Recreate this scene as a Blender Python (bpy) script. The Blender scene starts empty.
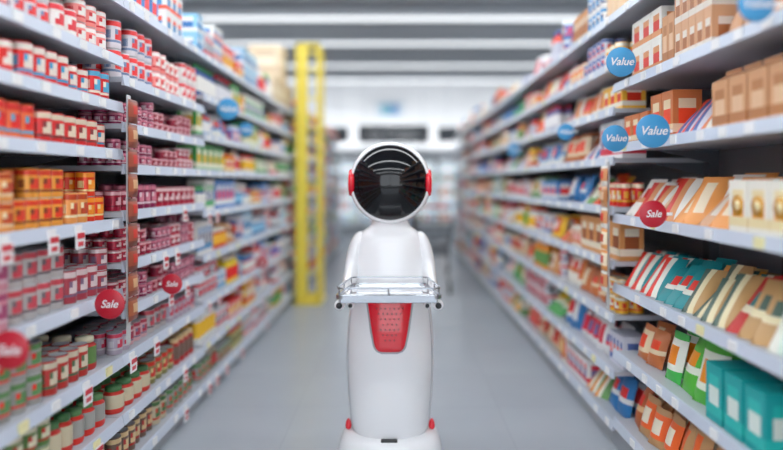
import bpy, math, random
from mathutils import Vector
random.seed(11)
R=random.random
scene=bpy.context.scene
COL=scene.collection
try:
    scene.view_settings.view_transform='Standard'
    scene.view_settings.look='None'
except Exception: pass
scene.view_settings.exposure=0.16
scene.view_settings.gamma=1.08

def lin(c):
    return tuple((x/12.92 if x<=0.04045 else ((x+0.055)/1.055)**2.4) for x in c)
def rgb(r,g,b): return lin((r/255,g/255,b/255))

# ---------------------------------------------------------------- materials
def mat(name,color,rough=0.5,metal=0.0,coat=0.0,emis=None,estr=0,trans=0,noise=0.0,nscale=8,spec=0.5):
    m=bpy.data.materials.new(name); m.use_nodes=True
    nt=m.node_tree; b=nt.nodes['Principled BSDF']
    b.inputs['Base Color'].default_value=(*color,1)
    b.inputs['Roughness'].default_value=rough
    b.inputs['Metallic'].default_value=metal
    b.inputs['Coat Weight'].default_value=coat
    b.inputs['Transmission Weight'].default_value=trans
    b.inputs['Specular IOR Level'].default_value=spec
    if emis:
        b.inputs['Emission Color'].default_value=(*emis,1); b.inputs['Emission Strength'].default_value=estr
    if noise>0:
        tc=nt.nodes.new('ShaderNodeTexCoord'); n=nt.nodes.new('ShaderNodeTexNoise'); n.inputs['Scale'].default_value=nscale
        n.inputs['Detail'].default_value=5
        r=nt.nodes.new('ShaderNodeValToRGB')
        r.color_ramp.elements[0].position=0.3; r.color_ramp.elements[1].position=0.7
        r.color_ramp.elements[0].color=(*[c*(1-noise) for c in color],1)
        r.color_ramp.elements[1].color=(*[min(1,c*(1+noise)) for c in color],1)
        nt.links.new(tc.outputs['Object'],n.inputs['Vector']); nt.links.new(n.outputs['Fac'],r.inputs['Fac'])
        nt.links.new(r.outputs['Color'],b.inputs['Base Color'])
    return m
def attr_mat(name,rough,metal=0.0):
    m=bpy.data.materials.new(name); m.use_nodes=True
    nt=m.node_tree; b=nt.nodes['Principled BSDF']
    a=nt.nodes.new('ShaderNodeAttribute'); a.attribute_name='Col'
    nt.links.new(a.outputs['Color'],b.inputs['Base Color'])
    b.inputs['Roughness'].default_value=rough; b.inputs['Metallic'].default_value=metal
    return m
M_pack=attr_mat('printed_packaging',0.42)
M_tin=attr_mat('printed_tin',0.32,0.2)
M_shelf=attr_mat('painted_shelf_steel',0.4)

# ---------------------------------------------------------------- mesh builder
class MB:
    def __init__(s): s.v=[]; s.f=[]; s.c=[]; s.m=[]; s.sm=[]
    def add(s,vs,fs,cs,mi=0,smooth=False):
        o=len(s.v); s.v.extend(vs)
        for k,f in enumerate(fs):
            s.f.append(tuple(i+o for i in f))
            s.c.append(cs[k] if isinstance(cs,list) else cs); s.m.append(mi); s.sm.append(smooth)
    def build(s,name,mats,parent=None,bevel=0,subsurf=0):
        me=bpy.data.meshes.new(name); me.from_pydata(s.v,[],s.f)
        a=me.color_attributes.new('Col','FLOAT_COLOR','CORNER')
        buf=[]
        for f,c in zip(s.f,s.c):
            buf.extend((c[0],c[1],c[2],1.0)*len(f))
        a.data.foreach_set('color',buf)
        for m in mats: me.materials.append(m)
        me.polygons.foreach_set('material_index',s.m)
        me.polygons.foreach_set('use_smooth',s.sm)
        me.update()
        o=bpy.data.objects.new(name,me); COL.objects.link(o)
        if parent: o.parent=parent
        if bevel:
            b=o.modifiers.new('bev','BEVEL'); b.width=bevel; b.segments=3; b.limit_method='ANGLE'
        if subsurf:
            b=o.modifiers.new('sub','SUBSURF'); b.levels=subsurf; b.render_levels=subsurf
        return o
    def box(s,x0,x1,y0,y1,z0,z1,c=(.5,.5,.5),mi=0):
        if x0>x1:x0,x1=x1,x0
        if y0>y1:y0,y1=y1,y0
        vs=[(x0,y0,z0),(x1,y0,z0),(x1,y1,z0),(x0,y1,z0),(x0,y0,z1),(x1,y0,z1),(x1,y1,z1),(x0,y1,z1)]
        s.add(vs,[(0,3,2,1),(4,5,6,7),(0,1,5,4),(1,2,6,5),(2,3,7,6),(3,0,4,7)],c,mi)
    def tube(s,p,q,r,c=(.5,.5,.5),n=8,mi=0,r2=None):
        p=Vector(p);q=Vector(q);d=(q-p).normalized()
        u=d.orthogonal().normalized(); w=d.cross(u)
        r2=r if r2 is None else r2
        vs=[tuple(p+(u*math.cos(2*math.pi*i/n)+w*math.sin(2*math.pi*i/n))*r) for i in range(n)]
        vs+=[tuple(q+(u*math.cos(2*math.pi*i/n)+w*math.sin(2*math.pi*i/n))*r2) for i in range(n)]
        fs=[(i,(i+1)%n,n+(i+1)%n,n+i) for i in range(n)]
        s.add(vs,fs,c,mi,True)
        s.add(vs[:n],[tuple(reversed(range(n)))],c,mi); s.add(vs[n:],[tuple(range(n))],c,mi)
    def lathe(s,prof,org,axis='Z',n=14,cols=None,c=(.5,.5,.5),mi=0,smooth=True):
        vs=[]
        for r,h in prof:
            r=max(r,1e-5)
            for i in range(n):
                a=2*math.pi*i/n; ca,sa=math.cos(a)*r,math.sin(a)*r
                if axis=='Z': vs.append((org[0]+ca,org[1]+sa,org[2]+h))
                elif axis=='Y': vs.append((org[0]+ca,org[1]+h,org[2]-sa))
                else: vs.append((org[0]+h,org[1]+ca,org[2]+sa))
        fs=[];cs=[]
        for k in range(len(prof)-1):
            for i in range(n):
                fs.append((k*n+i,k*n+(i+1)%n,(k+1)*n+(i+1)%n,(k+1)*n+i)); cs.append(cols[k] if cols else c)
        s.add(vs,fs,cs,mi,smooth)

def empty(name,loc=(0,0,0)):
    e=bpy.data.objects.new(name,None); e.location=loc; e.empty_display_size=0.1; COL.objects.link(e); return e

XL=1.167; XR=1.07
METAL=rgb(190,192,195)

# ---------------------------------------------------------------- products
def can(b,x,y,z,r,h,p,lod):
    c1,c2,c3=p
    if lod:
        b.lathe([(r,0),(r,h*.25),(r,h*.75),(r,h),(0,h)],(x,y,z),n=8,cols=[c1,c2,c1,METAL],mi=1)
    else:
        b.lathe([(r*.96,0),(r,h*.03),(r,h*.22),(r,h*.30),(r,h*.70),(r,h*.78),(r,h*.95),(r*.95,h),(r*.9,h*.98),(0,h*.98)],
                (x,y,z),n=14,cols=[METAL,c1,c3,c1,c1,c2,c1,METAL,METAL,METAL],mi=1)
        s=1 if x<0 else -1
        vs=[(x+s*r*1.01*math.cos(a),y+r*1.01*math.sin(a),z+h*v) for v in(.32,.5,.68) for a in(-.75,-.4,0,.4,.75)]
        b.add(vs,[(i+5*j,i+1+5*j,i+6+5*j,i+5+5*j) for j in(0,1) for i in range(4)],[c2]*4+[c3,c2,c2,c3],0,True)
        vs=[(x+s*r*1.01*math.cos(a-1.57),y+r*1.01*math.sin(a-1.57),z+h*v) for v in(.36,.64) for a in(-.35,0,.35)]
        b.add(vs,[(i,i+1,i+4,i+3) for i in range(2)],c3,0,True)
def jar(b,x,y,z,r,h,p,lod):
    c1,c2,c3=p; n=8 if lod else 14
    b.lathe([(r*.9,0),(r,h*.06),(r,h*.2),(r,h*.6),(r,h*.72),(r*.72,h*.82),(r*.78,h*.83),(r*.78,h*.99),(0,h)],
            (x,y,z),n=n,cols=[c3,c3,c1,c1,c3,c3,c2,c2],mi=0)
def bottle(b,x,y,z,r,h,p,lod):
    c1,c2,c3=p; n=8 if lod else 12
    b.lathe([(r*.9,0),(r,h*.04),(r,h*.15),(r,h*.5),(r,h*.62),(r*.4,h*.82),(r*.38,h*.88),(r*.45,h*.88),(r*.45,h),(0,h)],
            (x,y,z),n=n,cols=[c3,c3,c1,c1,c3,c3,c3,c2,c2],mi=0)
def pbox(b,x,y,z,w,d,h,p,lod,gable=False):
    c1,c2,c3=p
    zs=[0,.12,.3,.62,.82,1.0] if not lod else [0,.3,.75,1]
    us=[-.5,-.3,.3,.5] if not lod else [-.5,.5]
    ring=[]
    for k in range(4):
        for u in us[:-1]:
            if k==0: ring.append((u*d,-.5*w))
            elif k==1: ring.append((.5*d,u*w))
            elif k==2: ring.append((-u*d,.5*w))
            else: ring.append((-.5*d,-u*w))
    n=len(ring); nu=len(us)-1
    vs=[(x+a,y+c,z+h*t) for t in zs for a,c in ring]
    fs=[];cs=[]
    for k in range(len(zs)-1):
        for i in range(n):
            fs.append((k*n+i,k*n+(i+1)%n,(k+1)*n+(i+1)%n,(k+1)*n+i))
            mid=(i%nu)==nu//2 and nu>1
            if lod: cs.append(c2 if k==1 else c1)
            else: cs.append(c3 if (mid and k in(2,)) else (c2 if k in(1,) or (k==3 and mid) else c1))
    b.add(vs,fs,cs,0)
    if gable:
        t=z+h; g=h*.16
        vs=[(x-.5*d,y-.5*w,t),(x+.5*d,y-.5*w,t),(x+.5*d,y+.5*w,t),(x-.5*d,y+.5*w,t),(x,y-.5*w,t+g),(x,y+.5*w,t+g),(x,y-.5*w,t+g*1.5),(x,y+.5*w,t+g*1.5)]
        b.add(vs,[(0,1,4),(1,2,5,4),(2,3,5),(3,0,4,5),(4,5,7,6)],c1,0)
    else:
        vs=[(x-.5*d,y-.5*w,z+h),(x+.5*d,y-.5*w,z+h),(x+.5*d,y+.5*w,z+h),(x-.5*d,y+.5*w,z+h)]
        b.add(vs,[(0,1,2,3)],c1,0)
def pouch(b,x,y,z,w,h,t,p,lod,sx,lean=.12,yaw=0.0,diag=0):
    c1,c2,c3=p; N=4 if lod else 8
    front=[];back=[]
    L0=math.sqrt(1+lean*lean)
    hh=h/ (L0 if lean>.5 else 1)
    for j in range(N+1):
        for i in range(N+1):
            u=i/N*2-1; v=j/N
            bul=max(0,(1-abs(u)**2.5))*max(0,(1-abs(v*2-1)**3))*t*.5
            ww=w*.5*(1-.06*math.sin(math.pi*v))
            yy=u*ww; xx=lean*hh*v
            for sg,L in((-1,front),(1,back)):
                a=xx+sg*bul
                ca,sa=math.cos(yaw),math.sin(yaw)
                L.append((x+sx*(a*ca-yy*sa),y+(a*sa+yy*ca),z+hh*v))
    fs=[];cs=[]
    for j in range(N):
        for i in range(N):
            q=j*(N+1)+i; fs.append((q,q+1,q+N+2,q+N+1))
            v=j/N; u=i/N
            if diag==1: cc=c1 if u<.5 else (c2 if u<.64 else c3)
            elif diag==2: cc=c1 if v<.3 else (c2 if v<.5 else (c3 if v<.7 and .2<u<.7 else c1))
            elif diag==3: cc=c2 if (.25<u<.7 and .2<v<.8) else c1
            else: cc=c1 if v<.25 or v>.82 else (c3 if (.3<v<.65 and .2<u<.7) else c2)
            cs.append(cc)
    b.add(front,fs,cs,0,True); b.add(back,fs,cs,0,True)

W=rgb(238,238,238)
def sat(c,k=1.3):
    m=(c[0]+c[1]+c[2])/3
    return tuple(max(0,min(255,m+(x-m)*k)) for x in c)
def P(*a): return tuple(rgb(*sat(x)) for x in a)
PAL=dict(
 redcan=[P((200,40,38),(235,225,215),(60,150,185)),P((210,60,50),(240,235,225),(200,40,40)),P((195,40,44),(90,160,190),(240,230,215))],
 pinkwhite=[P((238,230,226),(205,60,70),(240,238,235)),P((235,150,145),(240,235,230),(190,50,60)),P((240,238,235),(200,190,190),(205,70,80)),P((225,220,225),(210,60,60),(120,140,170))],
 redcyan=[P((205,48,42),(90,165,190),(240,225,210)),P((210,50,50),(235,215,200),(80,150,180)),P((200,60,60),(225,210,190),(120,60,60)),P((225,120,80),(205,50,45),(90,165,190))],
 orange=[P((228,130,60),(200,50,35),(250,215,140)),P((224,160,100),(170,70,40),(240,225,190)),P((210,70,45),(235,150,60),(240,215,160)),P((228,165,85),(205,70,50),(120,60,40)),P((220,105,55),(250,230,190),(200,50,40))],
 purple=[P((205,150,160),(150,75,105),(215,190,200)),P((180,170,182),(190,70,90),(205,200,205)),P((215,180,182),(165,60,80),(130,120,140)),P((190,186,184),(185,80,90),(110,100,105)),P((160,70,80),(220,205,205),(120,100,120))],
 mixdark=[P((130,125,85),(190,60,50),(210,200,150)),P((95,125,75),(220,215,190),(170,50,45)),P((170,60,55),(210,200,180),(80,100,75)),P((160,160,155),(90,130,85),(200,60,50)),P((205,195,170),(70,110,70),(190,60,50)),P((110,90,80),(215,190,150),(170,50,50))],
 maroon=[P((150,38,62),(215,170,175),(110,30,50)),P((170,46,68),(225,200,200),(130,40,60)),P((130,45,80),(200,130,145),(220,200,205)),P((190,62,82),(230,215,215),(120,35,60))],
 assort=[P((235,235,230),(60,130,180),(200,50,50)),P((80,155,90),(240,240,220),(220,180,60)),P((210,50,50),(240,230,220),(250,210,80)),
   P((235,190,70),(205,60,40),(240,240,235)),P((70,130,190),(235,235,235),(220,60,60)),P((240,238,232),(90,165,110),(60,90,140)),P((150,195,220),(240,240,240),(60,110,160)),
   P((200,70,75),(225,205,190),(240,240,240)),P((225,225,228),(200,60,75),(90,90,100)),P((240,238,236),(220,90,60),(80,140,180)),P((230,230,232),(130,150,190),(200,60,60))],
 warm=[P((205,150,100),(235,225,205),(140,80,45)),P((225,200,170),(190,65,45),(240,235,225)),P((210,60,50),(240,225,200),(230,180,80)),P((240,235,225),(205,130,80),(210,60,50)),
   P((185,115,75),(230,210,180),(215,80,50)),P((235,185,80),(240,235,220),(200,60,40)),P((235,232,228),(90,145,185),(60,60,100)),P((100,140,85),(235,230,215),(220,150,70)),P((225,95,55),(245,235,220),(250,200,90)),
   P((240,238,238),(200,60,80),(120,110,150)),P((215,215,225),(90,110,160),(220,90,70)),P((60,120,170),(235,235,235),(215,60,60))],
 kraft=[P((200,155,120),(172,122,85),(220,188,158)),P((208,166,134),(230,222,212),(160,108,75))],
 kraftmix=[P((200,155,120),(172,122,85),(220,188,158)),P((208,166,134),(230,222,212),(160,108,75)),P((238,235,228),(205,150,110),(190,60,50)),P((225,160,100),(240,225,200),(180,70,50))],
 gold=[P((240,236,225),(235,220,180),(215,150,40)),],
 teal=[P((30,130,135),(235,235,225),(205,60,45)),P((205,60,50),(240,235,225),(205,60,50)),P((200,50,45),(205,60,50),(230,180,110)),P((190,155,110),(235,225,190),(80,100,90)),P((90,180,170),(220,235,225),(235,235,225)),P((180,48,45),(235,225,200),(60,120,120)),P((130,112,85),(225,165,80),(70,90,80)),P((235,232,222),(200,60,50),(90,90,95))],
 green=[P((80,175,90),(240,240,230),(235,140,50)),P((60,165,110),(240,240,230),(235,130,50)),P((90,170,70),(240,245,230),(235,150,50)),P((240,240,232),(70,170,100),(235,130,50))],
 lowred=[P((205,60,45),(235,200,150),(240,235,225)),P((230,120,50),(240,225,200),(180,50,40)),P((170,100,65),(225,190,150),(205,60,50)),P((235,225,210),(210,70,50),(160,100,70)),P((190,150,110),(225,110,60),(240,230,210))],
)
TEALBOX=P((30,150,150),(50,175,168),(225,235,228))
def fill(b,sx,y0,y1,z,clear,kinds,pal,lod,density=1.0,rows=2,hrange=None):
    X0=(XL if sx<0 else XR)+.035
    pos=y0+.015
    while pos<y1-.05:
        kind=random.choice(kinds); p=random.choice(PAL[pal]); n=random.randint(2,5)
        if kind=='can': w=.064+R()*.018; h=.088+R()*.04
        elif kind=='scan': w=.058+R()*.01; h=.045+R()*.02
        elif kind=='jar': w=.068+R()*.02; h=.11+R()*.05
        elif kind=='bottle': w=.06+R()*.02; h=.18+R()*.07
        elif kind=='box': w=.04+R()*.09; h=.11+R()*.13
        elif kind=='carton': w=.1; h=.2
        elif kind=='packet': w=.06+R()*.03; h=.22+R()*.06
        else: w=.10+R()*.06; h=.15+R()*.09
        if kind=='packet': clear_=clear*1.25
        else: clear_=clear
        if h>clear_-.015: h=clear_-.015
        gap=.004
        if R()>density: pos+=w*n*.6; continue
        stack=1
        if kind in('can','scan'): stack=max(1,min(4,int((clear-.015)/h)))
        if kind=='box' and h<clear*.5 and R()<.6: stack=2
        ds=R()*.02
        if kind=='packet' and n<3: n=3
        dg=random.choice((1,1,2,3))
        for i in range(n):
            if pos+w>y1-.01: break
            yc=pos+w/2
            st=stack if R()>.12 else max(1,stack-1)
            for k in range(st):
                zz=z+.001+k*(h+.0005)
                for r in range(rows):
                    if kind in('can','scan','jar','bottle'):
                        xc=sx*(X0+ds+w/2+r*(w+.004))
                        fn=can if kind in('can','scan') else (jar if kind=='jar' else bottle)
                        fn(b,xc,yc+(R()-.5)*.004,zz,w/2,h,p,lod)
                    elif kind=='box':
                        if r==0: pbox(b,sx*(X0+ds+.07),yc,zz,w,.12,h,p,lod)
                    elif kind=='carton':
                        if r==0: pbox(b,sx*(X0+ds+.06),yc,zz,w,.1,h*.86,p,lod,True)
                    elif kind=='packet':
                        pp=p if R()<.7 else random.choice(PAL[pal])
                        pouch(b,sx*(X0+.03+r*.055),yc,zz,w*1.4,h*(.85+R()*.15),.04,pp,lod,sx,.8+R()*.5,.2+R()*.4,diag=dg)
                    else:
                        if k==0: pouch(b,sx*(X0+ds+.04+r*.07),yc,zz,w*1.0,h*(.88+R()*.12),.055,p,lod,sx,.18+R()*.2,(R()-.5)*.7,diag=random.choice((0,2,3)))
            pos+=w+gap
        pos+=.006

# ---------------------------------------------------------------- gondolas
RAIL=rgb(198,207,222); DECK=rgb(185,190,198); DARK=rgb(92,96,104); BACK=rgb(118,121,127)
def gondola(sx,y0,y1,zs,ztop,rail=RAIL,tags='plain'):
    b=MB(); X=(XL if sx<0 else XR); D=.52
    b.box(sx*(X+.04),sx*(X+D),y0,y1,0.0,zs[0]-.02,rgb(160,164,170))
    b.box(sx*(X+D),sx*(X+D+.03),y0,y1,0,ztop,BACK)
    for yy in(y0,y1-.03):
        b.box(sx*(X+D-.05),sx*(X+D),yy,yy+.03,0,ztop,DARK)
    for i,z in enumerate(zs):
        b.box(sx*(X+.012),sx*(X+D-.001),y0+.002,y1-.002,z-.022,z,DECK)
        x0=sx*X; x1=sx*(X+.014)
        vs=[(x0,y0+.002,z-.036),(x1,y0+.002,z-.036),(x1,y0+.002,z+.008),(sx*(X+.008),y0+.002,z+.008),
            (x0,y1-.002,z-.036),(x1,y1-.002,z-.036),(x1,y1-.002,z+.008),(sx*(X+.008),y1-.002,z+.008)]
        b.add(vs,[(0,1,2,3),(4,7,6,5),(0,3,7,4),(0,4,5,1),(3,2,6,7),(1,5,6,2)],rail)
        for yy in(y0+.03,y1-.045):
            b.add([(sx*(X+D-.04),yy,z-.022),(sx*(X+.2),yy,z-.022),(sx*(X+D-.04),yy,z-.09),
                   (sx*(X+D-.04),yy+.01,z-.022),(sx*(X+.2),yy+.01,z-.022),(sx*(X+D-.04),yy+.01,z-.09)],
                  [(0,1,2),(3,5,4),(0,3,4,1),(1,4,5,2),(2,5,3,0)],DARK)
        yy=y0+.05
        while yy<y1-.08:
            c=W if R()<.94 else rgb(235,228,170)
            b.box(x0-sx*.003,x0+sx*.004,yy,yy+.045,z-.032,z+.002,c)
            if tags=='sale' and z<1.3 and R()<.36:
                b.box(x0-sx*.006,x0-sx*.002,yy,yy+.06,z-.085,z-.02,W)
                b.box(x0-sx*.008,x0-sx*.006,yy+.006,yy+.054,z-.046,z-.026,rgb(205,35,50))
                b.box(x0-sx*.008,x0-sx*.006,yy+.012,yy+.046,z-.074,z-.058,rgb(215,60,70))
            yy+=.13+R()*.16
    return b.build('gondola_shelf',[M_shelf])

def bay(sx,y0,y1,zs,rows,ztop,name,tags='plain',lod=False,nrows=2,density=1.0,toph=.3):
    gondola(sx,y0,y1,zs,ztop,tags=tags)
    b=MB()
    for i,z in enumerate(zs):
        clear=(zs[i+1]-.04 if i+1<len(zs) else z+toph)-z
        kinds,pal=rows[i][:2]
        den=rows[i][2] if len(rows[i])>2 else density
        if kinds: fill(b,sx,y0+.01,y1-.01,z,clear,kinds,pal,lod,den,nrows)
    return b.build(name,[M_pack,M_tin])

ZL=[.12,.345,.60,.89,1.19,1.48,1.68,1.875,2.13]
C=['can'];BX=['box'];J=['jar','can'];PO=['pouch'];SC=['scan'];PK=['packet']
L1=[(J,'mixdark'),(['can','jar'],'mixdark'),(J,'mixdark'),(C,'purple'),(C,'orange'),(C,'redcyan'),(C,'redcan',.5),(C,'pinkwhite'),(BX,'assort',.3)]
L0=L1
ZL2=[.12,.345,.60,.80,1.0,1.22,1.42,1.60,1.80,2.13]
L2=[(C,'mixdark'),(J,'mixdark'),(C,'purple'),(SC,'maroon'),(SC,'maroon'),(C,'maroon'),(SC,'maroon'),(SC,'maroon'),(['can'],'pinkwhite'),(BX,'assort',.4)]
bay(-1,-1.1,.75,ZL,L0,2.15,'canned_food',tags='sale',nrows=1)
bay(-1,.75,2.56,ZL,L1,2.15,'canned_food',tags='sale',nrows=3)
bay(-1,2.56,3.63,ZL2,L2,2.15,'canned_food',tags='sale',nrows=3)
MX=['can','box','jar','pouch','bottle','box']
ZL3=[.12,.36,.62,.90,1.17,1.42,1.64,1.88,2.13]
for k,(a,c) in enumerate([(3.63,4.75),(4.75,5.85),(5.85,6.95),(7.05,8.3),(8.3,9.55),(9.55,10.8),(10.8,12.0)]):
    rows=[(MX,'assort')]*8+[(['box','bottle'],'assort',.9 if k!=2 else .0)]
    if k==0: rows=[(['can','jar'],'mixdark'),(MX,'assort'),(MX,'assort'),(MX,'warm'),(['jar','box'],'assort'),(MX,'assort'),(MX,'assort'),(['box','bottle'],'assort'),(['box'],'assort')]
    bay(-1,a,c,ZL3,rows,2.3,'packaged_groceries',tags='sale' if k<3 else 'plain',lod=k>1,nrows=2 if k<2 else 1,toph=.34)
b=MB(); KB=P((222,205,180),(200,180,155),(235,225,205))
for (y,z,h) in((5.95,2.132,.3),(6.32,2.132,.34),(6.32,2.474,.32),(6.68,2.132,.3)):
    pbox(b,-1.4,y+.15,z,.34,.34,h,KB,False)
b.build('cardboard_stock_boxes',[M_pack])

ZR=[.17,.51,.84,1.185,1.53,1.83,2.19]
bay(1,-1.1,.85,ZR,[(PO,'lowred'),(PO,'green'),(PK,'teal'),(BX,'gold'),(['carton'],'kraft'),(BX,'kraft'),(BX,'warm')],2.21,'packaged_groceries',nrows=1)
gondola(1,.85,3.0,ZR,2.21)
b=MB()
fill(b,1,.86,2.99,.17,.29,PK+PO,'lowred',False,1,3)
fill(b,1,.86,1.72,.51,.28,['pouch','box'],'lowred',False,1,2)
for yy in(1.86,1.98,2.10): pbox(b,1.17,yy,.511,.105,.13,.2,TEALBOX,False)
fill(b,1,2.17,2.65,.51,.3,PO,'green',False,1,2)
fill(b,1,2.65,2.99,.51,.3,PO,'warm',False,1,2)
fill(b,1,.86,2.99,.84,.29,PK,'teal',False,1,4)
fill(b,1,.86,1.68,1.185,.29,BX,'warm',False,1,2)
for yy in (1.74,1.85,1.96):
    pbox(b,1.17,yy,1.186,.105,.12,.17,PAL['gold'][0],False)
    b.lathe([(0,-.002),(.032,-.002),(.032,0)],(1.1095,yy,1.275),axis='X',n=18,c=rgb(215,150,40))
    b.lathe([(0,-.003),(.016,-.003),(.016,-.002)],(1.1095,yy,1.275),axis='X',n=14,c=rgb(245,225,170))
b.lathe([(0,-.002),(.032,-.002),(.032,0)],(1.17,1.6872,1.275),axis='Y',n=18,c=rgb(205,145,45))
fill(b,1,2.04,2.99,1.185,.3,PK,'kraftmix',False,1,4)
fill(b,1,.86,1.7,1.53,.25,['pouch'],'kraft',False,1,2)
for yy in (1.76,1.87,1.98,2.09): pbox(b,1.17,yy,1.531,.1,.1,.17,PAL['kraft'][0],False,True)
fill(b,1,2.18,2.99,1.53,.25,['packet','box'],'warm',False,1,3)
fill(b,1,.86,2.99,1.83,.31,['box','pouch'],'kraftmix',False,1,2)
fill(b,1,.86,2.99,2.19,.3,['box'],'warm',False,.9,1)
b.build('packaged_groceries',[M_pack,M_tin])
ZR2=[.14,.40,.68,.95,1.22,1.47,1.72,1.95,2.19]
WX=['pouch','box','packet','pouch','can','bottle']
for k,(a,c) in enumerate([(3.0,4.2),(4.2,5.4),(5.4,6.6),(6.6,7.8),(7.8,9.0),(9.0,10.2),(10.2,11.4)]):
    rows=[(WX,'warm' if i%2==0 or k<1 else 'assort') for i in range(9)]
    bay(1,a,c,ZR2,rows,2.3,'packaged_groceries',lod=k>1,nrows=2 if k<2 else 1,toph=.3)

# ---------------------------------------------------------------- clip strips
def clip_strip(x,y,z0,z1,sx,cols):
    b=MB(); b.box(x-.003,x+.003,y-.015,y+.015,z0,z1,rgb(200,200,200))
    z=z1-.12
    while z>z0:
        pouch(b,x-sx*.02,y,z,.09,.1,.03,random.choice(cols),False,sx,.02); z-=.105
    b.build('hanging_snack_strip',[M_pack])
clip_strip(-1.15,2.56,.66,1.72,-1,[P((120,68,55),(150,90,65),(200,165,130)),P((105,60,50),(140,75,58),(180,60,50))])
clip_strip(1.05,3.0,.72,1.45,1,PAL['kraftmix'])

# ---------------------------------------------------------------- promo discs
M_blue=mat('sign_blue',rgb(60,150,205),.4); M_red=mat('sign_red',rgb(190,24,45),.4); M_white=mat('sign_white',rgb(240,240,240),.4)
def disc_sign(x,y,z,r,m,text,sx):
    e=empty('promotion_sign',(x,y,z))
    b=MB(); b.lathe([(0,-.004),(r*.96,-.004),(r,-.002),(r,.002),(0,.004)],(0,0,0),axis='Y',n=32)
    b.build('disc',[m],e)
    xe=(-XL if sx<0 else XR)-sx*.004
    b=MB(); b.box(0,xe-x,-.001,.001,-.006,.006); b.build('bracket',[M_white],e)
    cu=bpy.data.curves.new('lettering','FONT'); cu.body=text; cu.size=r*.72; cu.align_x='CENTER'; cu.align_y='CENTER'; cu.shear=.3; cu.extrude=.0005; cu.offset=r*.008
    t=bpy.data.objects.new('lettering',cu); COL.objects.link(t); t.parent=e; t.location=(0,-.006,0); t.rotation_euler=(math.pi/2,0,0)
    cu.materials.append(M_white)
for (X,Y,Z,r,s,m,t) in [(1.0,2.69,1.888,.067,1,M_blue,'Value'),(.995,2.75,1.55,.061,1,M_blue,'Value'),(.99,2.33,1.548,.066,1,M_blue,'Value'),(.99,1.66,1.842,.05,1,M_blue,'Value'),
    (1.0,3.57,1.648,.05,1,M_blue,'Value'),(.99,2.33,1.226,.053,1,M_red,'Sale'),(-1.1,3.88,1.822,.07,-1,M_blue,'Value'),(-1.1,4.34,1.726,.052,-1,M_blue,'Value'),
    (-1.1,1.70,.874,.056,-1,M_red,'Sale'),(-1.1,2.29,.884,.057,-1,M_red,'Sale'),(-1.1,2.92,.854,.05,-1,M_red,'Sale'),
    (1.0,5.17,1.626,.055,1,M_blue,'Value'),(-1.1,4.85,.703,.05,-1,M_red,'Sale')]:
    disc_sign(X,Y,Z,r,m,t,s)

# ---------------------------------------------------------------- room
Y0,Y1,XW,ZC=-6.0,16.2,8.0,4.05
def room_box(name,x0,x1,y0,y1,z0,z1,m):
    b=MB(); b.box(x0,x1,y0,y1,z0,z1); return b.build(name,[m])
mf=bpy.data.materials.new('polished_vinyl_floor'); mf.use_nodes=True; nt=mf.node_tree; pb=nt.nodes['Principled BSDF']
tc=nt.nodes.new('ShaderNodeTexCoord'); n1=nt.nodes.new('ShaderNodeTexNoise'); n1.inputs['Scale'].default_value=1.3; n1.inputs['Detail'].default_value=6
br=nt.nodes.new('ShaderNodeTexBrick'); br.offset=0; br.inputs['Scale'].default_value=1; br.inputs['Brick Width'].default_value=.6; br.inputs['Row Height'].default_value=.6
br.inputs['Mortar Size'].default_value=.003
br.inputs['Color1'].default_value=(*rgb(172,177,184),1); br.inputs['Color2'].default_value=(*rgb(175,180,187),1); br.inputs['Mortar'].default_value=(*rgb(166,171,178),1)
mx=nt.nodes.new('ShaderNodeMix'); mx.data_type='RGBA'; mx.blend_type='MULTIPLY'; mx.inputs[0].default_value=.35
cr=nt.nodes.new('ShaderNodeValToRGB'); cr.color_ramp.elements[0].color=(.75,.76,.78,1); cr.color_ramp.elements[0].position=.3; cr.color_ramp.elements[1].position=.7
nt.links.new(tc.outputs['Object'],n1.inputs['Vector']); nt.links.new(tc.outputs['Object'],br.inputs['Vector']); nt.links.new(n1.outputs['Fac'],cr.inputs['Fac'])
nt.links.new(br.outputs['Color'],mx.inputs[6]); nt.links.new(cr.outputs['Color'],mx.inputs[7]); nt.links.new(mx.outputs[2],pb.inputs['Base Color'])
pb.inputs['Roughness'].default_value=.24
room_box('floor',-XW,XW,Y0,Y1,-.1,0,mf)
M_wall=mat('painted_wall',rgb(230,231,232),.7,noise=.03,nscale=2)
M_ceil=mat('grey_ceiling',rgb(145,149,155),.8,noise=.08,nscale=1.5)
room_box('ceiling',-XW,XW,Y0,Y1,ZC,ZC+.1,M_ceil)
room_box('wall_back',-XW,XW,Y1,Y1+.1,0,ZC,M_wall)
b=MB(); b.box(-XW,XW,Y0-.1,Y0,0,.5); b.box(-XW,XW,Y0-.1,Y0,3.5,ZC)  # unseen wall; openings added so the world gives frontal fill
for x in(-8,-4.05,-.05,3.95,7.9): b.box(x,x+.1,Y0-.1,Y0,.5,3.5)
b.build('wall_front',[M_wall])
room_box('wall_left',-XW-.1,-XW,Y0,Y1,0,ZC,M_wall)
room_box('wall_right',XW,XW+.1,Y0,Y1,0,ZC,M_wall)
M_tubeF=mat('lit_diffuser',(0.8,.8,.8),.5,emis=(.92,.965,1.0),estr=1.1)
M_tubeN=mat('lit_diffuser_bright',(0.8,.8,.8),.5,emis=(.92,.965,1.0),estr=15)
M_body=mat('fixture_body',rgb(190,194,198),.5)
for yy in (-4.5,-2.2,0.2,2.6,5.0,7.3,9.4,11.1,13.2,15.2):
    far=yy>8
    e=empty('ceiling_light',(0,yy,ZC))
    b=MB(); b.box(-7,7,-.14,.14,-.14,-.0005); b.build('housing',[M_body],e)
    b=MB(); b.box(-6.95,6.95,-.12,.12,-.15,-.141); b.build('diffuser',[M_tubeF if far else M_tubeN],e)
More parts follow.
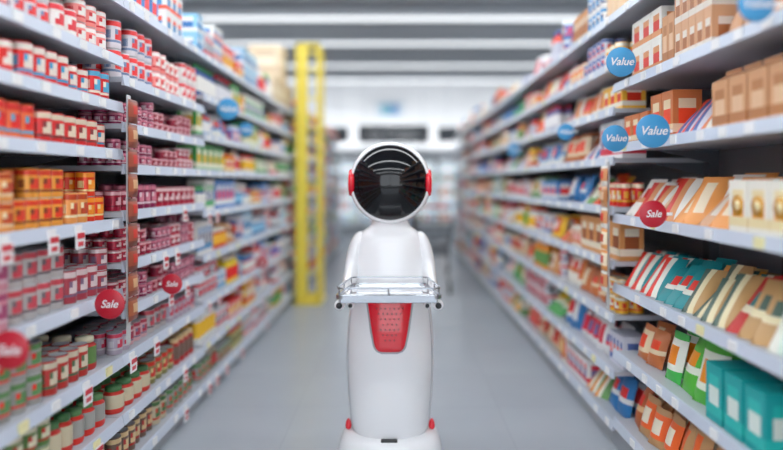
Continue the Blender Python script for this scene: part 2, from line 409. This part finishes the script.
for yy in (8.4,10.3,12.2,14.3):
    room_box('ceiling_beam',-8,8,yy,yy+.12,ZC-.12,ZC-.0005,M_body)

# ---------------------------------------------------------------- far end
M_dk=mat('sign_charcoal',rgb(62,68,76),.5)
e=empty('ice_cream_sign',(0,13.4,2.42))
b=MB(); b.box(-.9,.7,0,.08,-.2,.2); b.build('board',[M_dk],e,bevel=.01)
for xx in(-.75,.55):
    b=MB(); b.tube((xx,.04,.2),(xx,.04,1.62),.008); b.build('hanger',[M_body],e)
cu=bpy.data.curves.new('lettering','FONT'); cu.body='Ice Cream'; cu.size=.27; cu.align_x='CENTER'; cu.align_y='CENTER'; cu.extrude=.003; cu.offset=.002
t=bpy.data.objects.new('lettering',cu); COL.objects.link(t); t.parent=e; t.location=(-.1,-.01,0); t.rotation_euler=(math.pi/2,0,0); cu.materials.append(M_white)
M_frame=mat('freezer_frame',rgb(165,171,177),.35,metal=.2)
M_glow=mat('freezer_interior',rgb(190,205,215),.5,emis=rgb(215,225,232),estr=.8)
M_wash=mat('added_wall_wash',(.8,.8,.8),.5,emis=(.97,.98,1),estr=26)  # glow for strips added to brighten the back wall, not a freezer part
for k in range(8):
    x0=-4.0+k*1.0
    e=empty('display_freezer',(x0,15.3,0))
    b=MB(); b.box(0,.99,.1,.8,0,2.05); b.build('cabinet',[M_frame],e,bevel=.01)
    b=MB(); b.box(.05,.94,.085,.0995,.3,1.85); b.build('interior',[M_glow],e)
    b=MB(); b.box(0.0,.99,.1,.12,2.051,2.2); b.build('pelmet',[M_frame],e)
    b=MB(); b.box(0.05,.94,.2,.32,2.06,2.08); b.build('hidden_wash_strip',[M_wash],e)  # added emissive strip, hidden behind the pelmet, washes the back wall
    b=MB()
    for z in (.32,.65,1.0,1.35):
        for j in range(6):
            p=random.choice(PAL['assort']); pbox(b,.14+j*.14,.04,z,.05,.11,.2,p,True)
    b.build('stock',[M_pack],e)
    b=MB()
    for xx in(.0,.47,.95): b.box(xx,xx+.04,-.01,.1,.25,1.9)
    for z in(.25,1.86): b.box(0,.99,-.01,.1,z,z+.04)
    b.box(.44,.46,-.04,-.01,.8,1.3); b.box(.52,.54,-.04,-.01,.8,1.3)
    b.build('door_frames',[M_frame],e)
b=MB(); b.box(-.6,.15,16.15,16.199,3.1,3.5,rgb(205,215,222)); b.box(-.45,-.2,16.13,16.15,3.18,3.42,rgb(100,170,190)); b.box(-.2,.0,16.13,16.15,3.18,3.42,rgb(70,130,190)); b.build('wall_poster',[M_pack])
for x in(-1.25,1.05):
    e=empty('aisle_sign',(x,12.6,2.35)); b=MB(); b.box(-.22,.22,0,.04,-.16,.16); b.build('board',[M_dk],e)
    b=MB(); b.tube((0,.02,.16),(0,.02,1.69),.006); b.build('hanger',[M_body],e)

# ---------------------------------------------------------------- yellow tower
M_yel=mat('yellow_paint',rgb(240,216,70),.4); M_yel2=mat('pale_yellow_panel',rgb(240,228,150),.5)
e=empty('yellow_display_stand',(0,0,0))
b=MB()
for x,y in((-1.13,6.62),(-.9,6.62),(-1.13,7.0),(-.9,7.0)):
    b.box(x,x+.035,y,y+.035,0.02,2.88)
for z in(.02,2.85):
    b.box(-1.13,-.865,6.62,6.65,z,z+.035); b.box(-1.13,-.865,7.0,7.035,z,z+.035)
    b.box(-1.13,-1.095,6.65,7.0,z,z+.035); b.box(-.9,-.865,6.65,7.0,z,z+.035)
for k in range(1,9):
    z=.02+k*.32
    b.box(-1.095,-.9,6.625,6.645,z,z+.02); b.box(-.895,-.875,6.655,7.0,z,z+.02)
b.box(-1.15,-.845,6.6,7.05,0,.02)
b.build('frame',[M_yel],e)
b=MB(); b.box(-1.095,-1.0,6.63,6.64,.06,2.85); b.build('front_panel',[M_yel],e)
b=MB(); b.box(-1.12,-1.11,6.66,6.99,.06,2.85); b.build('side_panel',[M_yel2],e)

# ---------------------------------------------------------------- shopping cart
M_cart=mat('cart_steel',rgb(75,78,84),.35,metal=.4); M_rub=mat('cart_black_rubber',rgb(30,30,32),.6); M_cred=mat('cart_red_plastic',rgb(190,40,50),.4)
e=empty('shopping_cart',(.44,7.6,0))
b=MB()
def bp(u,v,w):
    hw=.17+.05*w+.06*v; y=-.38+.8*v-(1-v)*.1*w; z=.5+.42*w-.03*(1-v)
    return (u*hw,y,z)
for i in range(11):
    v=i/10
    for u in(-1,1): b.tube(bp(u,v,0),bp(u,v,1),.005,n=5)
    b.tube(bp(-1,v,0),bp(1,v,0),.005,n=5)
for j in range(6):
    w=j/5; r=.009 if j in(0,5) else .005
    for u in(-1,1): b.tube(bp(u,0,w),bp(u,1,w),r,n=5)
    for v in(0,1): b.tube(bp(-1,v,w),bp(1,v,w),r,n=5)
for i in range(7):
    u=-1+i/3
    for v in(0,1): b.tube(bp(u,v,0),bp(u,v,1),.005,n=5)
    b.tube(bp(u,0,0),bp(u,1,0),.005,n=5)
for u in(-1,1):
    b.tube((u*.23,.42,.92),(u*.24,.52,1.02),.014); b.tube((u*.22,.4,.5),(u*.24,.42,.14),.016); b.tube((u*.24,.42,.14),(u*.18,-.4,.14),.016)
    b.tube((u*.18,-.38,.5),(u*.18,.1,.16),.012)
b.build('wire_basket',[M_cart],e)
b=MB(); b.tube((-.25,.52,1.02),(.25,.52,1.02),.018,n=12); b.build('handle',[M_cred],e)
b=MB()
for x,y in((-.24,.42),(.24,.42),(-.18,-.4),(.18,-.4)):
    b.tube((x-.015,y,.06),(x+.015,y,.06),.06,n=16); b.tube((x,y,.06),(x,y,.14),.01)
b.build('castors',[M_rub],e)

# ---------------------------------------------------------------- ROBOT
RX,RY=-.037,2.87
M_rw=mat('robot_white_gloss',rgb(246,247,249),.22,coat=.5)
M_rr=mat('robot_red_gloss',rgb(228,16,38),.25,coat=.4)
M_rrd=mat('robot_dark_red_holes',rgb(95,6,16),.5)
M_rb=mat('robot_black_visor',(.003,.003,.004),.06,spec=.35)
M_rk=mat('robot_black_plastic',rgb(25,26,30),.35)
M_rg=mat('robot_grey_seam',rgb(165,167,173),.4)
M_al=mat('tray_aluminium',rgb(180,184,190),.22,metal=1.0)
M_tg=mat('tray_clear_acrylic',(.82,.86,.9),.03,trans=.85)
rob=empty('service_robot',(RX,RY,0))
prof=[(.165,.12,.11),(.17,.16,.15),(.185,.18,.165),(.22,.19,.175),(.32,.199,.182),(.45,.207,.19),(.56,.209,.195),(.68,.202,.19),(.78,.19,.175),
      (.86,.18,.16),(.94,.176,.15),(1.02,.17,.145),(1.07,.162,.138),(1.105,.145,.12),(1.125,.118,.098),(1.145,.09,.08),(1.18,.08,.072),(1.22,.08,.072)]
EXP=2.35
def ring_pts(hx,hy,z,n=48,e=EXP,cy=0,cx=0):
    out=[]
    for i in range(n):
        a=2*math.pi*i/n; c,s=math.cos(a),math.sin(a)
        out.append((cx+hx*math.copysign(abs(c)**(2/e),c),cy+hy*math.copysign(abs(s)**(2/e),s),z))
    return out
def loft(rings,name,m,parent,sub=1):
    b=MB(); n=len(rings[0]); vs=[p for r in rings for p in r]; fs=[]
    for k in range(len(rings)-1):
        for i in range(n): fs.append((k*n+i,k*n+(i+1)%n,(k+1)*n+(i+1)%n,(k+1)*n+i))
    fs.append(tuple(reversed(range(n)))); fs.append(tuple((len(rings)-1)*n+i for i in range(n)))
    b.add(vs,fs,(.8,.8,.8),0,True)
    return b.build(name,[m],parent,subsurf=sub)
loft([ring_pts(hx,hy,z) for z,hx,hy in prof],'torso',M_rw,rob,2)
def prof_at(z):
    for a,c in zip(prof,prof[1:]):
        if a[0]<=z<=c[0]:
            t=(z-a[0])/(c[0]-a[0]); return a[1]+(c[1]-a[1])*t,a[2]+(c[2]-a[2])*t
    return prof[-1][1:]
def fy(x,z,off):
    hx,hy=prof_at(z); t=max(0,1-abs(x/hx)**EXP)
    return -(hy*t**(1/EXP))-off
def panel(name,z0,z1,wf,m,off,nu=24,nv=30):
    b=MB(); vs=[]
    for j in range(nv+1):
        v=j/nv; z=z0+(z1-z0)*v; w=wf(v)
        for i in range(nu+1):
            u=i/nu*2-1; edge=max(abs(u),abs(v*2-1))
            o=off if edge<.93 else off*(1-(edge-.93)/.07)-.002
            x=u*w; vs.append((x,fy(x,z,o),z))
    fs=[(j*(nu+1)+i,j*(nu+1)+i+1,(j+1)*(nu+1)+i+1,(j+1)*(nu+1)+i) for j in range(nv) for i in range(nu)]
    b.add(vs,fs,(.8,.1,.1),0,True); return b.build(name,[m],rob)
def wf(v):
    w=.062+(.106-.062)*min(1,v*1.15)**.8
    if v<.14: w*=math.sqrt(max(0,1-((.14-v)/.14)**2))*.5+.5
    if v>.93: w*=1-.2*((v-.93)/.07)**2
    return w
panel('speaker_panel_rim',.581,.850,lambda v:wf(v)+.005,M_rg,.0045)
panel('speaker_panel',.587,.846,wf,M_rr,.0095)
b=MB()
for j in range(8):
    z=.645+j*.023
    for i in range(-4,5):
        x=i*.02+(.01 if j%2 else 0)
        if abs(x)>.072: continue
        if abs(x)>.03+.0065*j: continue
        b.lathe([(0,-.0008),(.0032,-.0008),(.0034,.002)],(x,fy(x,z,.0098),z),axis='Y',n=8)
b.build('speaker_holes',[M_rrd],rob)
def seam(pts,name,r=.0022,m=M_rg):
    b=MB()
    for a,c in zip(pts,pts[1:]): b.tube(a,c,r,n=6)
    b.build(name,[m],rob)
for s in(-1,1):
    pts=[]
    for i in range(20):
        z=.2+i*.033
        hx,_=prof_at(z); x=s*(hx*.93)
        pts.append((x,fy(x,z,-.0008),z))
    seam(pts,'side_seam')
hz=1.347; hy=-.03
b=MB(); b.lathe([(.171,-.073),(.174,-.079),(.180,-.077),(.188,-.062),(.193,-.035),(.194,0),(.19,.04),(.173,.09),(.137,.13),(.08,.154),(0,.162)],(0,hy,hz),axis='Y',n=64)
b.build('head_shell',[M_rw],rob,subsurf=1)
b=MB(); b.lathe([(.173,-.064),(.1745,-.074),(.172,-.082),(.157,-.1),(.131,-.12),(.098,-.136),(.06,-.147),(.03,-.151),(0,-.152)],(0,hy,hz),axis='Y',n=64)
b.build('face_visor',[M_rb],rob,subsurf=1)
for s in(-1,1):
    b=MB(); b.lathe([(.0,.16*s),(.062,.165*s),(.066,.18*s),(.06,.191*s),(.047,.193*s)],(0,hy-.03,hz),axis='X',n=40); b.build('ear_ring_red',[M_rr],rob)
    b=MB(); b.lathe([(.048,.189*s),(.046,.195*s),(.03,.198*s),(0,.199*s)],(0,hy-.03,hz),axis='X',n=40); b.build('ear_cap',[M_rw],rob)
def sweep(path,name,m,sub=1,n=16):
    rings=[]
    for k,(p,rx,rz) in enumerate(path):
        p=Vector(p)
        a=Vector(path[max(0,k-1)][0]); c=Vector(path[min(len(path)-1,k+1)][0])
        d=(c-a).normalized(); u=Vector((1,0,0)); u=(u-d*u.dot(d)).normalized(); w=d.cross(u)
        rings.append([tuple(p+u*rx*math.cos(2*math.pi*i/n)+w*rz*math.sin(2*math.pi*i/n)) for i in range(n)])
    return loft(rings,name,m,rob,sub)
for s in(-1,1):
    sweep([((s*.122,.0,1.108),.02,.04),((s*.140,.0,1.09),.034,.07),((s*.156,-.01,1.045),.040,.085),((s*.169,-.02,.98),.042,.085),((s*.177,-.05,.93),.038,.072),
           ((s*.184,-.12,.90),.031,.05),((s*.19,-.22,.885),.024,.034),((s*.192,-.32,.878),.022,.028),((s*.192,-.4,.872),.02,.024),((s*.192,-.42,.871),.008,.01)],'arm',M_rw,2)
    for dx,r in((.0,.021),(-.045*s,.014)):
        b=MB(); b.lathe([(0,-.455),(r*.7,-.455),(r,-.445),(r,-.38),(0,-.38)],(s*.2+dx,0,.852),axis='Y',n=24); b.build('gripper',[M_rw],rob)
        b=MB(); b.lathe([(0,-.459),(r*.6,-.459),(r*.6,-.454)],(s*.2+dx,0,.852),axis='Y',n=20); b.build('gripper_cap',[M_rk],rob)
def tray_ring(k,z):
    ys=(-.5+k,-.2-k); hf,hb=.212-k,.178-k; out=[]
    cr=.03
    def corner(cx,cy,a0):
        return [(cx+cr*math.cos(a0+math.pi/2*i/5),cy+cr*math.sin(a0+math.pi/2*i/5),z) for i in range(6)]
    out+=corner(hf-cr,ys[0]+cr,-math.pi/2)+corner(hb-cr,ys[1]-cr,0)+corner(-hb+cr,ys[1]-cr,math.pi/2)+corner(-hf+cr,ys[0]+cr,math.pi)
    return out
tz=.895
def ringmesh(rings,name,m,close=False,cap=False):
    b=MB(); n=len(rings[0]); vs=[p for r in rings for p in r]; K=len(rings); fs=[]
    for k in range(K if close else K-1):
        for i in range(n): fs.append((k*n+i,k*n+(i+1)%n,((k+1)%K)*n+(i+1)%n,((k+1)%K)*n+i))
    if cap: fs.append(tuple(range(n))); fs.append(tuple(reversed([(K-1)*n+i for i in range(n)])))
    b.add(vs,fs,(.8,.8,.8),0); return b.build(name,[m],rob)
ringmesh([tray_ring(0,tz-.008),tray_ring(0,tz+.006),tray_ring(.012,tz+.008),tray_ring(.016,tz-.002),tray_ring(.016,tz-.008)],'tray_rim',M_al,True)
ringmesh([tray_ring(.014,tz-.006),tray_ring(.014,tz-.001)],'tray_plate',M_tg,False,True)
ringmesh([tray_ring(.004,tz+.03),tray_ring(.004,tz+.036),tray_ring(.010,tz+.036),tray_ring(.010,tz+.03)],'tray_guard_rail',M_al,True)
b=MB()
for x,y in((-.2,-.46),(.2,-.46),(-.17,-.22),(.17,-.22),(0,-.493),(-.19,-.35),(.19,-.35)): b.tube((x*1.0,y,tz+.004),(x,y,tz+.033),.004,n=8)
b.build('tray_posts',[M_al],rob)
b=MB(); b.box(-.195,.195,-.47,-.45,tz-.03,tz-.0095); b.box(-.19,.19,-.25,-.23,tz-.03,tz-.0095); b.build('tray_support_bar',[M_al],rob,bevel=.003)
bp_=[(.0,.225,.215),(.012,.245,.235),(.06,.25,.24),(.11,.245,.235),(.15,.232,.22),(.178,.21,.2),(.192,.17,.165),(.196,.1,.1)]
loft([ring_pts(a,c,z,e=2.6) for z,a,c in bp_],'mobile_base',M_rw,rob,2)
for s in(-1,1):
    b=MB(); b.lathe([(0,-.02),(.012,-.018),(.016,-.005),(.014,.01),(.009,.026),(0,.034)],(s*.197,-.03,.2),axis='Z',n=20); b.build('base_light_red',[M_rr],rob,subsurf=1)
b=MB(); b.box(-.04,.035,-.185,-.15,.172,.192); b.build('sensor_slot',[M_rk],rob,bevel=.005)

# ---------------------------------------------------------------- world, camera
w=bpy.data.worlds.new('world'); scene.world=w; w.use_nodes=True
w.node_tree.nodes['Background'].inputs[0].default_value=(.85,.92,1,1); w.node_tree.nodes['Background'].inputs[1].default_value=3.0  # strong world light, fill through the openings added in the front wall
cam=bpy.data.cameras.new('camera'); co=bpy.data.objects.new('camera',cam); COL.objects.link(co)
co.location=(0,0,1.35); co.rotation_euler=(math.pi/2,0,0)
cam.sensor_width=36; cam.lens=600/783*36; cam.shift_x=-6.5/783; cam.shift_y=-43/783
cam.dof.use_dof=True; cam.dof.focus_distance=2.53; cam.dof.aperture_fstop=.45
scene.camera=co
